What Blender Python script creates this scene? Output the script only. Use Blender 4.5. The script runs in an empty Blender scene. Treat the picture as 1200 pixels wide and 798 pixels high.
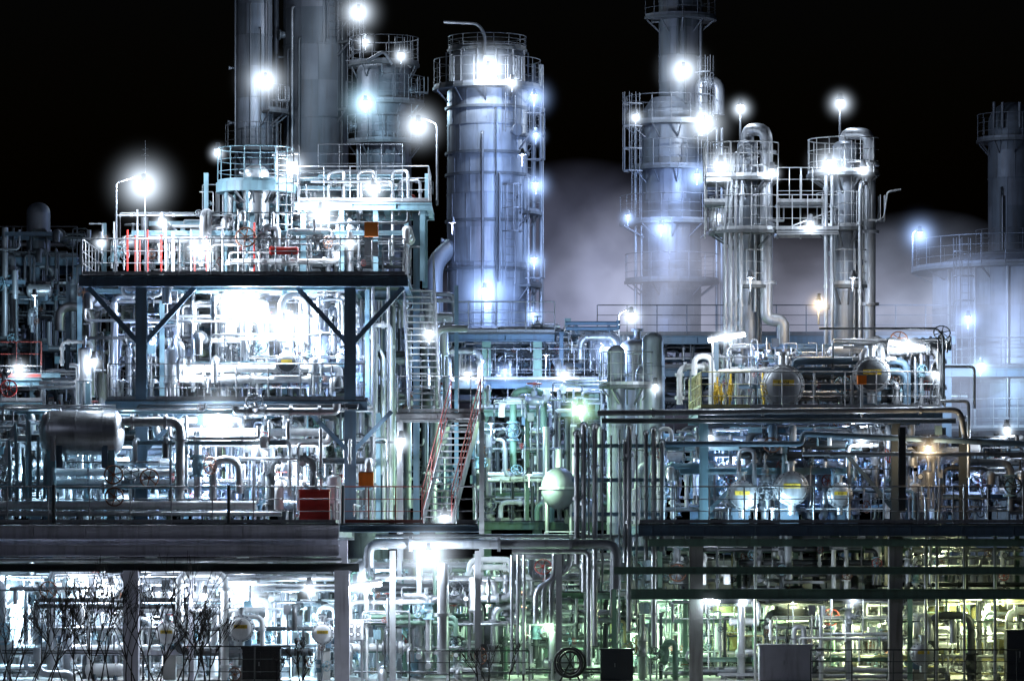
import bpy, math, random
from mathutils import Vector
random.seed(7)
R=random.random
def U(a,b): return a+(b-a)*random.random()
scene=bpy.context.scene
CAMY=-120.0; EYE=4.0
def S(y): return 40.0*120.0/(120.0+y)
def X(px,y): return (px-600)/S(y)
def Z(py,y): return EYE+(640-py)/S(y)
def P(px,py,y): return Vector((X(px,y),y,Z(py,y)))
# ---------------------------------------------------------------- materials
MATS={}
def mat(name,col,rough=.5,metal=0.0,var=.25,scale=1.5,dirt=.35,dirtcol=(.06,.045,.035)):
    m=bpy.data.materials.new(name); m.use_nodes=True
    nt=m.node_tree; N=nt.nodes; L=nt.links
    b=N['Principled BSDF']
    tc=N.new('ShaderNodeTexCoord')
    n1=N.new('ShaderNodeTexNoise'); n1.inputs['Scale'].default_value=scale; n1.inputs['Detail'].default_value=4
    L.new(tc.outputs['Object'],n1.inputs['Vector'])
    mp=N.new('ShaderNodeMapping'); mp.inputs['Scale'].default_value=(5,5,.5)
    L.new(tc.outputs['Object'],mp.inputs['Vector'])
    n2=N.new('ShaderNodeTexNoise'); n2.inputs['Scale'].default_value=1.3; n2.inputs['Detail'].default_value=3
    L.new(mp.outputs['Vector'],n2.inputs['Vector'])
    r1=N.new('ShaderNodeMapRange'); r1.inputs['From Min'].default_value=.3; r1.inputs['From Max'].default_value=.7
    r1.inputs['To Min'].default_value=1-var; r1.inputs['To Max'].default_value=1.0
    L.new(n1.outputs['Fac'],r1.inputs['Value'])
    mul=N.new('ShaderNodeMix'); mul.data_type='RGBA'; mul.blend_type='MULTIPLY'
    mul.inputs['Factor'].default_value=1; mul.inputs['A'].default_value=(*col,1)
    L.new(r1.outputs['Result'],mul.inputs['B'])
    r2=N.new('ShaderNodeMapRange'); r2.inputs['From Min'].default_value=.5; r2.inputs['From Max'].default_value=.72
    r2.inputs['To Max'].default_value=dirt
    L.new(n2.outputs['Fac'],r2.inputs['Value'])
    mx=N.new('ShaderNodeMix'); mx.data_type='RGBA'
    L.new(r2.outputs['Result'],mx.inputs['Factor'])
    L.new(mul.outputs['Result'],mx.inputs['A']); mx.inputs['B'].default_value=(*dirtcol,1)
    L.new(mx.outputs['Result'],b.inputs['Base Color'])
    b.inputs['Metallic'].default_value=metal
    r3=N.new('ShaderNodeMapRange'); r3.inputs['To Min'].default_value=max(.05,rough-.12); r3.inputs['To Max'].default_value=min(1,rough+.2)
    L.new(n1.outputs['Fac'],r3.inputs['Value']); L.new(r3.outputs['Result'],b.inputs['Roughness'])
    MATS[name]=m; return m
mat('clad_a',(.48,.50,.54),.38,.6,dirt=.5)
mat('clad_b',(.36,.38,.42),.42,.6,dirt=.5)
mat('clad_c',(.56,.58,.61),.34,.6,dirt=.45)
mat('tclad_a',(.25,.28,.33),.42,.5,dirt=.4)
mat('tclad_b',(.21,.235,.28),.45,.5,dirt=.4)
mat('tclad_c',(.29,.32,.37),.40,.5,dirt=.4)
mat('dclad_a',(.13,.145,.17),.5,.4)
mat('dclad_b',(.10,.115,.135),.55,.4)
mat('dclad_c',(.16,.17,.20),.45,.4)
mat('pipe_silver',(.58,.60,.63),.32,.7,var=.3)
mat('pipe_grey',(.32,.34,.37),.4,.5)
mat('pipe_dark',(.07,.08,.09),.5,.3)
mat('pipe_white',(.78,.79,.80),.45,.0,dirt=.25)
mat('galv',(.38,.39,.41),.45,.5)
mat('rail_dark',(.13,.14,.16),.5,.4)
mat('paint_cyan',(.22,.37,.44),.5,0)
mat('paint_blue',(.11,.18,.25),.5,0)
mat('steel_dark',(.045,.055,.06),.55,.2)
mat('paint_green',(.15,.26,.20),.55,0)
mat('beam_pale',(.60,.59,.66),.5,.0)
mat('red',(.62,.03,.02),.45,0,dirt=.2)
mat('red_rail',(.33,.06,.05),.5,0)
mat('rust',(.22,.09,.05),.7,0)
mat('orange',(.90,.24,.02),.45,0,dirt=.15)
mat('yellow',(.72,.50,.05),.5,0)
mat('yellowish',(.50,.46,.22),.5,0)
mat('grating',(.10,.11,.12),.6,.5)
mat('concrete',(.34,.33,.32),.85,0,dirt=.5)
mat('black',(.012,.012,.014),.4,0)
mat('bark',(.018,.013,.011),.85,0)
mat('ground',(.07,.065,.06),.9,0)
def emis(name,col,st):
    m=bpy.data.materials.new(name); m.use_nodes=True
    nt=m.node_tree; nt.nodes.clear()
    e=nt.nodes.new('ShaderNodeEmission'); e.inputs[0].default_value=(*col,1); e.inputs[1].default_value=st
    o=nt.nodes.new('ShaderNodeOutputMaterial'); nt.links.new(e.outputs[0],o.inputs[0]); MATS[name]=m
emis('lamp_glass',(.85,.93,1),6)
emis('tube_glass',(.85,.93,1),60)
# ---------------------------------------------------------------- mesh builder
class B:
    def __init__(s,name): s.name=name; s.v=[]; s.f=[]; s.m=[]; s.s=[]; s.slots=[]
    def mi(s,m):
        if m not in s.slots: s.slots.append(m)
        return s.slots.index(m)
    def add(s,vs,fs,m,sm=False):
        o=len(s.v); s.v.extend(tuple(v) for v in vs); i=s.mi(m)
        for f in fs: s.f.append(tuple(a+o for a in f)); s.m.append(i); s.s.append(sm)
    def build(s):
        xs=[v[0] for v in s.v]; ys=[v[1] for v in s.v]; zs=[v[2] for v in s.v]
        c=((min(xs)+max(xs))/2,(min(ys)+max(ys))/2,min(zs))
        me=bpy.data.meshes.new(s.name)
        me.from_pydata([(v[0]-c[0],v[1]-c[1],v[2]-c[2]) for v in s.v],[],s.f)
        for m in s.slots: me.materials.append(MATS[m])
        me.polygons.foreach_set('material_index',s.m); me.polygons.foreach_set('use_smooth',s.s)
        me.update()
        ob=bpy.data.objects.new(s.name,me); ob.location=c; scene.collection.objects.link(ob); return ob
def bx(b,x0,x1,y0,y1,z0,z1,m):
    vs=[(x0,y0,z0),(x1,y0,z0),(x1,y1,z0),(x0,y1,z0),(x0,y0,z1),(x1,y0,z1),(x1,y1,z1),(x0,y1,z1)]
    b.add(vs,[(0,3,2,1),(4,5,6,7),(0,1,5,4),(1,2,6,5),(2,3,7,6),(3,0,4,7)],m)
def frame(d):
    d=d.normalized(); a=Vector((0,0,1)) if abs(d.z)<.9 else Vector((0,1,0))
    u=d.cross(a).normalized(); w=d.cross(u).normalized(); return u,w
def beam(b,p0,p1,w,m,h=None):
    p0=Vector(p0);p1=Vector(p1); h=h or w; u,v=frame(p1-p0)
    vs=[]
    for p in (p0,p1):
        for a,c in ((-1,-1),(1,-1),(1,1),(-1,1)): vs.append(p+u*a*w/2+v*c*h/2)
    b.add(vs,[(0,1,2,3),(7,6,5,4),(0,4,5,1),(1,5,6,2),(2,6,7,3),(3,7,4,0)],m)
CS={n:[(math.cos(2*math.pi*i/n),math.sin(2*math.pi*i/n)) for i in range(n)] for n in range(3,65)}
def lathe(b,o,ax,prof,m,n=16,sm=True,caps=True):
    o=Vector(o); ax=Vector(ax).normalized(); u,w=frame(ax)
    cs=CS[n]; vs=[]
    for t,r in prof:
        c=o+ax*t
        for a,e in cs: vs.append(c+u*(a*r)+w*(e*r))
    fs=[]
    for k in range(len(prof)-1):
        for i in range(n):
            j=(i+1)%n; fs.append((k*n+i,k*n+j,(k+1)*n+j,(k+1)*n+i))
    b.add(vs,fs,m,sm)
    if caps:
        k=len(prof)-1
        if prof[0][1]>1e-3: b.add(vs[:n],[tuple(range(n))[::-1]],m)
        if prof[k][1]>1e-3: b.add(vs[k*n:],[tuple(range(n))],m)
def cyl(b,p0,p1,r,m,n=8,r2=None,caps=True):
    p0=Vector(p0);p1=Vector(p1); d=p1-p0
    lathe(b,p0,d,[(0,r),(d.length,r if r2 is None else r2)],m,n,True,caps)
def rnd(pts,R0):
    pts=[Vector(p) for p in pts]; out=[pts[0]]
    for i in range(1,len(pts)-1):
        a,c,d=pts[i-1],pts[i],pts[i+1]
        l1=(a-c).length; l2=(d-c).length
        if l1<1e-4 or l2<1e-4: continue
        q=min(R0,l1*.48,l2*.48)
        s=c+(a-c)/l1*q; e=c+(d-c)/l2*q
        for t in (0,.25,.5,.75,1): out.append(s*(1-t)**2+c*2*t*(1-t)+e*t*t)
    out.append(pts[-1]); return out
def pipe(b,pts,r,m,n=8,bend=3.0,fl=False):
    q=rnd(pts,r*bend); u=None; vs=[]; cs=CS[n]
    for k,p in enumerate(q):
        t=(q[min(k+1,len(q)-1)]-q[max(k-1,0)])
        if t.length<1e-6: t=Vector((0,0,1))
        t.normalize()
        if u is None: u,_=frame(t)
        u=(u-t*u.dot(t)).normalized(); w=t.cross(u)
        for a,e in cs: vs.append(p+u*(a*r)+w*(e*r))
    fs=[]
    for k in range(len(q)-1):
        for i in range(n):
            j=(i+1)%n; fs.append((k*n+i,k*n+j,(k+1)*n+j,(k+1)*n+i))
    b.add(vs,fs,m,True)
    b.add(vs[:n],[tuple(range(n))[::-1]],m); b.add(vs[-n:],[tuple(range(n))],m)
    if fl:
        for i in range(len(pts)-1):
            a=Vector(pts[i]);c=Vector(pts[i+1]); l=(c-a).length
            if l>r*10:
                d=(c-a)/l
                for t in ((.25,.8) if l<3 else (.15,.5,.85)):
                    p=a+d*l*(t+U(-.05,.05))
                    cyl(b,p-d*.045,p-d*.006,r*1.6,m,10); cyl(b,p+d*.006,p+d*.045,r*1.6,m,10)
def ring(b,c,ax,Rr,r,m,n=16,k=5):
    c=Vector(c); u,w=frame(Vector(ax)); ax=Vector(ax).normalized(); vs=[];fs=[]
    for i in range(n):
        a=2*math.pi*i/n; d=u*math.cos(a)+w*math.sin(a)
        for j in range(k):
            e=2*math.pi*j/k; vs.append(c+d*(Rr+r*math.cos(e))+ax*(r*math.sin(e)))
    for i in range(n):
        for j in range(k):
            i2=(i+1)%n;j2=(j+1)%k; fs.append((i*k+j,i2*k+j,i2*k+j2,i*k+j2))
    b.add(vs,fs,m,True)
def wheel(b,c,ax,Rr,m):
    ring(b,c,ax,Rr,Rr*.09,m,14,4)
    u,w=frame(Vector(ax)); c=Vector(c)
    for k in range(3):
        a=k*math.pi/3+.3; d=u*math.cos(a)+w*math.sin(a); cyl(b,c-d*Rr,c+d*Rr,Rr*.06,m,4)
    cyl(b,c-Vector(ax).normalized()*Rr*.2,c+Vector(ax).normalized()*Rr*.2,Rr*.2,m,8)
def valve(b,c,ax,r,m,wm,dirv=None):
    c=Vector(c); ax=Vector(ax).normalized(); L=r*2.6
    lathe(b,c-ax*L,ax,[(0,r*1.8),(r*.5,r*1.8),(r*.5,r*1.1),(L,r*1.5),(2*L-r*.5,r*1.1),(2*L-r*.5,r*1.8),(2*L,r*1.8)],m,10)
    d=Vector(dirv) if dirv is not None else Vector((0,-1,0))
    d.normalize(); q=max(r,.035)
    cyl(b,c,c+d*q*4.6,q*.35,m,5); cyl(b,c+d*q*1.2,c+d*q*2.6,q*.9,m,8)
    wheel(b,c+d*q*4.6,d,min(.26,max(q*2.0,.09)),wm)
def rail(b,pts,m='galv',h=1.08,step=1.1,r=.02,toe=True):
    pts=[Vector(p) for p in pts]
    for i in range(len(pts)-1):
        a,c=pts[i],pts[i+1]; l=(c-a).length; n=max(1,round(l/step)); zz=Vector((0,0,1))
        for k in range(n+(1 if i==len(pts)-2 else 0)):
            p=a+(c-a)*k/n; cyl(b,p,p+zz*h,r,m,5)
        for hh in (h,h*.66,h*.33): cyl(b,a+zz*hh,c+zz*hh,r*(1.05 if hh==h else .65),m,5)
        if toe and abs((c-a).z)<.01: beam(b,a+zz*.06,c+zz*.06,.01,m,.1)
def col(b,x,y,z0,z1,w,m):
    t=w*.09
    bx(b,x-w/2,x+w/2,y-w/2,y-w/2+t,z0,z1,m); bx(b,x-w/2,x+w/2,y+w/2-t,y+w/2,z0,z1,m)
    bx(b,x-t/2,x+t/2,y-w/2+t,y+w/2-t,z0,z1,m)
def ibx(b,x0,x1,y,zt,d,w,m):
    t=.03; bx(b,x0,x1,y-w/2,y+w/2,zt-t,zt,m); bx(b,x0,x1,y-w/2,y+w/2,zt-d,zt-d+t,m); bx(b,x0,x1,y-t/2,y+t/2,zt-d+t,zt-t,m)
def iby(b,x,y0,y1,zt,d,w,m):
    t=.03; bx(b,x-w/2,x+w/2,y0,y1,zt-t,zt,m); bx(b,x-w/2,x+w/2,y0,y1,zt-d,zt-d+t,m); bx(b,x-t/2,x+t/2,y0,y1,zt-d+t,zt-t,m)
def deck(b,x0,x1,y0,y1,z,bm='paint_blue',dm='grating',d=.28,w=.18,js=1.6):
    bx(b,x0+.02,x1-.02,y0+.02,y1-.02,z-.045,z,dm)
    zt=z-.05
    ibx(b,x0,x1,y0+w/2,zt,d,w,bm); ibx(b,x0,x1,y1-w/2,zt,d,w,bm)
    n=max(1,round((x1-x0)/js))
    for k in range(n+1):
        x=x0+w/2+(x1-x0-w)*k/n; iby(b,x,y0+w+.003,y1-w-.003,zt-.004,d*.8,w*.8,bm)
        if k<n: bx(b,x+.3,x+.33,y0+.02,y0+w/2-.02,zt-d+.032,zt-.032,bm)
def clad(b,cx,cy,r,z0,z1,h=1.2,mats=('clad_a','clad_b','clad_c'),n=40,seam=2):
    rows=max(1,round((z1-z0)/h)); hh=(z1-z0)/rows
    for k in range(rows):
        off=random.randrange(5)
        for q in range(0,n,5):
            m=random.choice(mats); vs=[];fs=[]
            for i in range(6):
                a=2*math.pi*(q+i+off)/n
                for z in (z0+k*hh,z0+(k+1)*hh): vs.append((cx+r*math.cos(a),cy+r*math.sin(a),z))
            for i in range(5): fs.append((2*i,2*i+2,2*i+3,2*i+1))
            b.add(vs,fs,m,True)
            a=2*math.pi*(q+off)/n
            if r>.8: beam(b,(cx+(r+.002)*math.cos(a),cy+(r+.002)*math.sin(a),z0+k*hh),(cx+(r+.002)*math.cos(a),cy+(r+.002)*math.sin(a),z0+(k+1)*hh),.012,m,.03)
        if k%seam==0: lathe(b,(cx,cy,z0+k*hh-.03),(0,0,1),[(0,r+.001),(0,r+.025),(.05,r+.025),(.05,r+.001)],mats[1],n,False,False)
def dome(b,cx,cy,z,r,h,m,n=32,ax=(0,0,1)):
    prof=[(h*math.sin(a),r*math.cos(a)) for a in [math.pi/2*i/8 for i in range(9)]]
    lathe(b,(cx,cy,z),ax,prof,m,n,True,False)
def ringplat(b,cx,cy,r0,r1,z,a0=0,a1=360,rm='galv',dm='grating',bm='paint_blue',h=1.08,step=.9,r=.017):
    n=max(3,round((a1-a0)/12)); A=[math.radians(a0+(a1-a0)*i/n) for i in range(n+1)]
    vs=[];fs=[]
    for a in A:
        c,s=math.cos(a),math.sin(a)
        for rr,zz in ((r0,z-.1),(r1,z-.1),(r1,z),(r0,z)): vs.append((cx+rr*c,cy+rr*s,zz))
    for i in range(n):
        for j in range(4):
            k=(j+1)%4; fs.append((4*i+j,4*i+k,4*i+4+k,4*i+4+j))
    fs.append((0,1,2,3)); fs.append((4*n+3,4*n+2,4*n+1,4*n))
    b.add(vs,fs,dm)
    rp=[(cx+(r1-.05)*math.cos(a),cy+(r1-.05)*math.sin(a),z) for a in A]
    zz=Vector((0,0,1)); seg=2 if (r1*math.radians(12))<.45 else 1
    for i in range(n):
        a,c=Vector(rp[i]),Vector(rp[i+1])
        for hh in (h,h*.66,h*.33): cyl(b,a+zz*hh,c+zz*hh,r*(1.1 if hh==h else .65),rm,5)
        beam(b,a+zz*.06,c+zz*.06,.01,rm,.1)
    for i in range(0,n+1,seg): cyl(b,Vector(rp[i]),Vector(rp[i])+zz*h,r,rm,5)
    for a in A[::3]:
        c,s=math.cos(a),math.sin(a)
        beam(b,(cx+r0*c,cy+r0*s,z-.6),(cx+(r1-.1)*c,cy+(r1-.1)*s,z-.12),.05,'rail_dark')
def ladder(b,x,y,z0,z1,ax=(1,0),m='galv',cage=True):
    o=Vector((ax[0],ax[1],0)); t=Vector((-ax[1],ax[0],0)); p=Vector((x,y,0))
    for s in (-.22,.22): cyl(b,p+t*s+Vector((0,0,z0)),p+t*s+Vector((0,0,z1)),.022,m,5)
    z=z0+.2
    while z<z1: cyl(b,p-t*.22+Vector((0,0,z)),p+t*.22+Vector((0,0,z)),.012,m,4); z+=.3
    if cage:
        z=z0+2.0
        A=[math.pi*i/6 for i in range(7)]
        while z<z1:
            q=[p+t*.36*math.cos(a)+o*.65*math.sin(a)+Vector((0,0,z)) for a in A]
            for i in range(6): beam(b,q[i],q[i+1],.012,m,.05)
            z+=.9
        if z1-z0>2.5:
            for a in A[1:6]:
                q=p+t*.36*math.cos(a)+o*.65*math.sin(a); beam(b,q+Vector((0,0,z0+2)),q+Vector((0,0,z1)),.03,m,.012)
def stairs(b,p0,p1,w,m='galv',rm='red_rail'):
    p0=Vector(p0);p1=Vector(p1); d=p1-p0; hd=Vector((d.x,d.y,0)); hd.normalize(); t=Vector((-hd.y,hd.x,0))
    for s in (-w/2,w/2): beam(b,p0+t*s,p1+t*s,.035,m,.24)
    n=max(3,round(d.z/.2))
    for k in range(1,n):
        c=p0+d*k/n
        q=[c+t*(w/2-.03)-hd*.12,c-t*(w/2-.03)-hd*.12,c-t*(w/2-.03)+hd*.12,c+t*(w/2-.03)+hd*.12]
        vs=[v-Vector((0,0,.02)) for v in q]+[v+Vector((0,0,.02)) for v in q]
        b.add(vs,[(0,3,2,1),(4,5,6,7),(0,1,5,4),(1,2,6,5),(2,3,7,6),(3,0,4,7)],m)
    for s in (-w/2,w/2): rail(b,[p0+t*s,p1+t*s],rm,1.0,step=1.2,toe=False)
def exch(b,x,y,z,r,L,m='clad_a',cover='pipe_dark',plate=True):
    cyl(b,(x,y+.5,z),(x,y+L,z),r*.86,m,24)
    lathe(b,(x,y,z),(0,1,0),[(0,r*.96),(.07,r*1.0),(.10,r*1.12),(.2,r*1.12),(.2,r*.88),(.42,r*.88),(.42,r*1.12),(.5,r*1.12),(.5,r*.86)],m,28,False)
    lathe(b,(x,y-.004,z),(0,-1,0),[(0,r*.9),(.03,r*.86),(.05,r*.5),(.055,r*.001)],cover,28,True,False)
    for k in range(18):
        a=2*math.pi*k/18; q=Vector((x+r*1.04*math.cos(a),y+.1,z+r*1.04*math.sin(a)))
        cyl(b,q-Vector((0,.06,0)),q+Vector((0,.14,0)),.02,'pipe_dark',5)
    for yy in (y+.9,y+L-.6): bx(b,x-r*.7,x+r*.7,yy,yy+.15,z-r*1.5,z-r*.6,'paint_blue')
    cyl(b,(x,y+.3,z),(x,y+.3,z+r*1.7),r*.25,m,10); cyl(b,(x,y+.3,z+r*1.6),(x,y+.3,z+r*1.75),r*.4,m,12)
    cyl(b,(x,y+.3,z),(x,y+.3,z-r*1.7),r*.25,m,10)
    if plate: bx(b,x-r*.55,x+r*.55,y-.075,y-.065,z+r*.0,z+r*.3,'yellow')
def tag(parent,x,y,z,size,txt):
    cu=bpy.data.curves.new('tag_text','FONT'); cu.body=txt; cu.size=size; cu.align_x='CENTER'; cu.extrude=.001
    cu.materials.append(MATS['black']); o=bpy.data.objects.new('tag_text',cu); o.rotation_euler=(math.pi/2,0,0)
    o.location=Vector((x,y,z))-parent.location; o.parent=parent; scene.collection.objects.link(o)
def vdrum(b,x,y,z0,z1,r,m='clad_a',n=24):
    h=r*.5
    prof=[(h-h*math.cos(a),r*math.sin(a)+1e-4) for a in [math.pi/2*i/6 for i in range(7)]]
    H=z1-z0
    prof+= [(H-h+h*math.sin(a),r*math.cos(a)+1e-4) for a in [math.pi/2*i/6 for i in range(7)]]
    lathe(b,(x,y,z0),(0,0,1),prof,m,n,True,False)
    z=z0+h
    while z<z1-h: lathe(b,(x,y,z),(0,0,1),[(0,r),(0,r+.03),(.06,r+.03),(.06,r)],m,n,False,False); z+=1.1
    cyl(b,(x,y,z1-.02),(x,y,z1+.3),r*.2,m,10); cyl(b,(x,y,z1+.25),(x,y,z1+.33),r*.35,m,10)
    for k in range(3):
        a=k*2.1+.5; cyl(b,(x+r*.8*math.cos(a),y+r*.8*math.sin(a),z0-.6),(x+r*.8*math.cos(a),y+r*.8*math.sin(a),z0+h),.05,'galv',6)
def hvessel(b,x0,x1,y,z,r,m='clad_a'):
    h=r*.45; L=x1-x0
    prof=[(h-h*math.cos(a),r*math.sin(a)+1e-4) for a in [math.pi/2*i/6 for i in range(7)]]+[(L-h+h*math.sin(a),r*math.cos(a)+1e-4) for a in [math.pi/2*i/6 for i in range(7)]]
    lathe(b,(x0,y,z),(1,0,0),prof,m,32,True,False)
    x=x0+h
    while x<x1-h: lathe(b,(x,y,z),(1,0,0),[(0,r),(0,r+.025),(.05,r+.025),(.05,r)],m,32,False,False); x+=.8
    for xx in (x0+L*.22,x0+L*.75): bx(b,xx,xx+.18*min(1,r*2),y-r*.8,y+r*.8,z-r*1.6,z-r*.5,'paint_blue')
PM=['pipe_silver']*4+['pipe_grey']*4+['pipe_white']*2+['galv']*2+['pipe_dark']*3
WM=['red_rail','rust','pipe_dark','paint_cyan','pipe_grey','pipe_dark']
RS=(.018,.022,.028,.035,.045,.055,.07,.09,.12)
def clutter(b,px0,px1,py0,py1,y0,y1,n,pm=PM,rs=RS,vfrac=.45,frm='paint_cyan',wm=WM,posts=True):
    ym=(y0+y1)/2; x0,x1=X(px0,ym),X(px1,ym); z0,z1=Z(py1,ym),Z(py0,ym); H=z1-z0; W=x1-x0
    lev=[z0+H*t for t in (.12,.3,.5,.68,.85,.95)]
    if posts:
        k=max(1,round(W/2.2))
        for i in range(k+1):
            x=x0+W*i/k+U(-.3,.3); y=U(y0,y1); col(b,x,y,z0,z1-U(0,.15)*H,.14,frm)
        for l in lev[1::2]:
            for _ in range(2):
                a=U(x0,x0+W*.4); c=U(x0+W*.5,x1); ibx(b,a,c,U(y0,y1),l+U(-.05,.05),.14,.1,frm)
    for i in range(n):
        r=random.choice(rs); m=random.choice(pm); y=U(y0,y1); t=R(); nn=6 if r<.04 else 9
        if t<vfrac:
            x=U(x0,x1); za=z0+U(0,.35)*H if R()<.6 else z0; zb=U(z0+.45*H,z1)
            dx=U(-1.4,1.4); dy=U(-1,1)
            pts=[(x,y,za),(x,y,zb)]
            if R()<.55: pts.append((x+dx,y,zb))
            if len(pts)==3 and R()<.6: pts.append((x+dx,y,max(z0,zb-U(.4,1.8))))
            if R()<.3: pts=[(x,y+dy,za)]+pts
            pipe(b,pts,r,m,nn,3,R()<.6)
            if R()<.6:
                zz=U(za+.2,max(za+.3,zb-.3)); valve(b,(x,y,zz),(0,0,1),r*1.05,random.choice([m,'pipe_grey','paint_cyan']),random.choice(wm),(random.choice([-1,0,0,1]),-1,0))
        elif t<vfrac+.30:
            z=random.choice(lev)+U(-.08,.08); a=U(x0,x1-.3*W); c=min(x1,a+U(.8,max(1,min(7,W*.6))))
            pts=[(a,y,z),(c,y,z)]
            if R()<.6: pts.append((c,y,min(z1,max(z0,z+U(-1.6,1.2)))))
            if R()<.6: pts=[(a,y,min(z1,max(z0,z+U(-1.6,1.2))))]+pts
            pipe(b,pts,r,m,nn,3,R()<.6)
            if R()<.3: pipe(b,[(q[0],q[1],q[2]+r*2.6) for q in pts],r,m,nn,3)
            if R()<.5: valve(b,(U(a+.2,c-.1),y,z),(1,0,0),r*1.05,random.choice([m,'pipe_grey']),random.choice(wm),random.choice([(0,0,1),(0,-1,0),(0,-1,.6)]))
        elif t<vfrac+.38:
            x=U(x0,x1); z=random.choice(lev); pipe(b,[(x,y0,z-U(.2,.8)),(x,y0,z),(x,y1,z)],r*1.2,m,nn,3,True)
        elif t<vfrac+.43:
            x=U(x0,x1); z=U(z0,z0+.6*H); bx(b,x-.11,x+.11,y-.07,y+.07,z+1.0,z+1.28,random.choice(['galv','pipe_white','paint_cyan','pipe_grey','pipe_dark','pipe_dark'])); cyl(b,(x,y,z),(x,y,z+1.0),.025,'galv',6)
        elif t<vfrac+.47:
            x=U(x0,x1); z=U(z0+.5,z0+.7*H); cyl(b,(x,y,z),(x,y-.08,z),.08,'pipe_white',12); ring(b,(x,y-.08,z),(0,1,0),.08,.012,'pipe_dark',12,4); cyl(b,(x,y+.02,z-.5),(x,y+.02,z),.015,'galv',5)
        elif t<vfrac+.50:
            x=U(x0,x1); z=random.choice(lev); L=U(1,3); xb=min(x1,x+L)
            for q in (-.15,.15): beam(b,(x,y+q,z),(xb,y+q,z),.02,'galv',.08)
            xx=x
            while xx<xb: beam(b,(xx,y-.15,z-.02),(xx,y+.15,z-.02),.03,'galv',.015); xx+=.3
        else:
            x=U(x0,x1); h=U(.5,1.2); z=U(z0,z1-h-.3); rr=U(.10,.24)
            if R()<.5: vdrum(b,x,y,z,z+h,rr,random.choice(['clad_a','clad_c','pipe_white']),16)
            else: hvessel(b,x,x+h,y,z+.4,rr,random.choice(['clad_a','clad_c','pipe_white']))
# ---------------------------------------------------------------- lamps & painted glow
HALO={}
def halomat(key,col,k,pw):  # self-lit volume painting bloom around a lamp; nothing scatters in it
    m=bpy.data.materials.new('lamp_glow_'+key); m.use_nodes=True; nt=m.node_tree; nt.nodes.clear(); N=nt.nodes;L=nt.links
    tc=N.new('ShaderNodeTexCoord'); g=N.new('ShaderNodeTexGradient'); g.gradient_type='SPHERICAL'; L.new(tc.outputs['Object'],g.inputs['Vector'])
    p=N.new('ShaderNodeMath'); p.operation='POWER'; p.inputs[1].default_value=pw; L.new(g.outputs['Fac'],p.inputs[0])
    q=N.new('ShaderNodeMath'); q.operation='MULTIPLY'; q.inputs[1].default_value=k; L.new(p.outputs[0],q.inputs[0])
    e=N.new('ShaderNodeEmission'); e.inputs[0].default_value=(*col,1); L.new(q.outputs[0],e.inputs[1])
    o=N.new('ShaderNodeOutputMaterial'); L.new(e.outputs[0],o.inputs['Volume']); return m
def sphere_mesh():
    bb=B('glow_volume')
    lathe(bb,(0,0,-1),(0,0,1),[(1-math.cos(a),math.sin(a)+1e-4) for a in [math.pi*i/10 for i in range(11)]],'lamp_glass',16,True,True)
    me=bpy.data.meshes.new('glow_volume'); me.from_pydata(bb.v,[],bb.f); return me
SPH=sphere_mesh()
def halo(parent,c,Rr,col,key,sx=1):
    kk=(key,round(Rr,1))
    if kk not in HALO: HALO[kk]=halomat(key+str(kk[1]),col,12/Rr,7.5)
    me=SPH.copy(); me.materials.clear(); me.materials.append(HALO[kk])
    ob=bpy.data.objects.new('glow_volume',me); ob.scale=(Rr*sx,Rr,Rr); ob.location=Vector(c)-parent.location; ob.parent=parent; scene.collection.objects.link(ob)
COL={'w':(.76,.87,1.0),'b':(.38,.56,1.0),'c':(.52,.80,1.0),'g':(.60,1.0,.62),'y':(.90,1.0,.55),'v':(.5,.58,1.0),'o':(1,.75,.45)}
def flood(px,py,y,power,key='w',hr=.8,pole=None,rad=.10):
    c=P(px,py,y); b=B('flood_or_fill_lamp')
    lathe(b,(c.x,c.y+.1,c.z+.12),(0,0,1),[(0,.13),(.03,.13),(.10,.08),(.22,.07),(.24,.001)],'rail_dark',12)
    lathe(b,(c.x,c.y+.1,c.z+.118),(0,0,-1),[(0,.05),(.04,.04),(.06,.01)],'lamp_glass',10)
    cyl(b,(c.x,c.y+.1,c.z+.34),(c.x,c.y+.28,c.z+.34),.02,'rail_dark',6)
    if pole:
        yy=c.y+.28
        pipe(b,[(X(pole[0],y),yy,Z(pole[1],y)),(X(pole[0],y),yy,c.z+.1),(c.x,yy,c.z+.34)] if abs(pole[0]-px)>6 else [(c.x,yy,Z(pole[1],y)),(c.x,yy,c.z+.36)],.035,'rail_dark',6)
    else: cyl(b,(c.x,c.y+.28,c.z-.3),(c.x,c.y+.28,c.z+.36),.02,'rail_dark',6)
    ob=b.build()
    l=bpy.data.lights.new('bulb','POINT'); l.energy=power; l.color=COL[key]; l.shadow_soft_size=rad
    lo=bpy.data.objects.new('bulb',l); lo.location=c-ob.location; lo.parent=ob; scene.collection.objects.link(lo)
    if hr>=.5: halo(ob,c,hr*1.1,COL[key],key)
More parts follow.
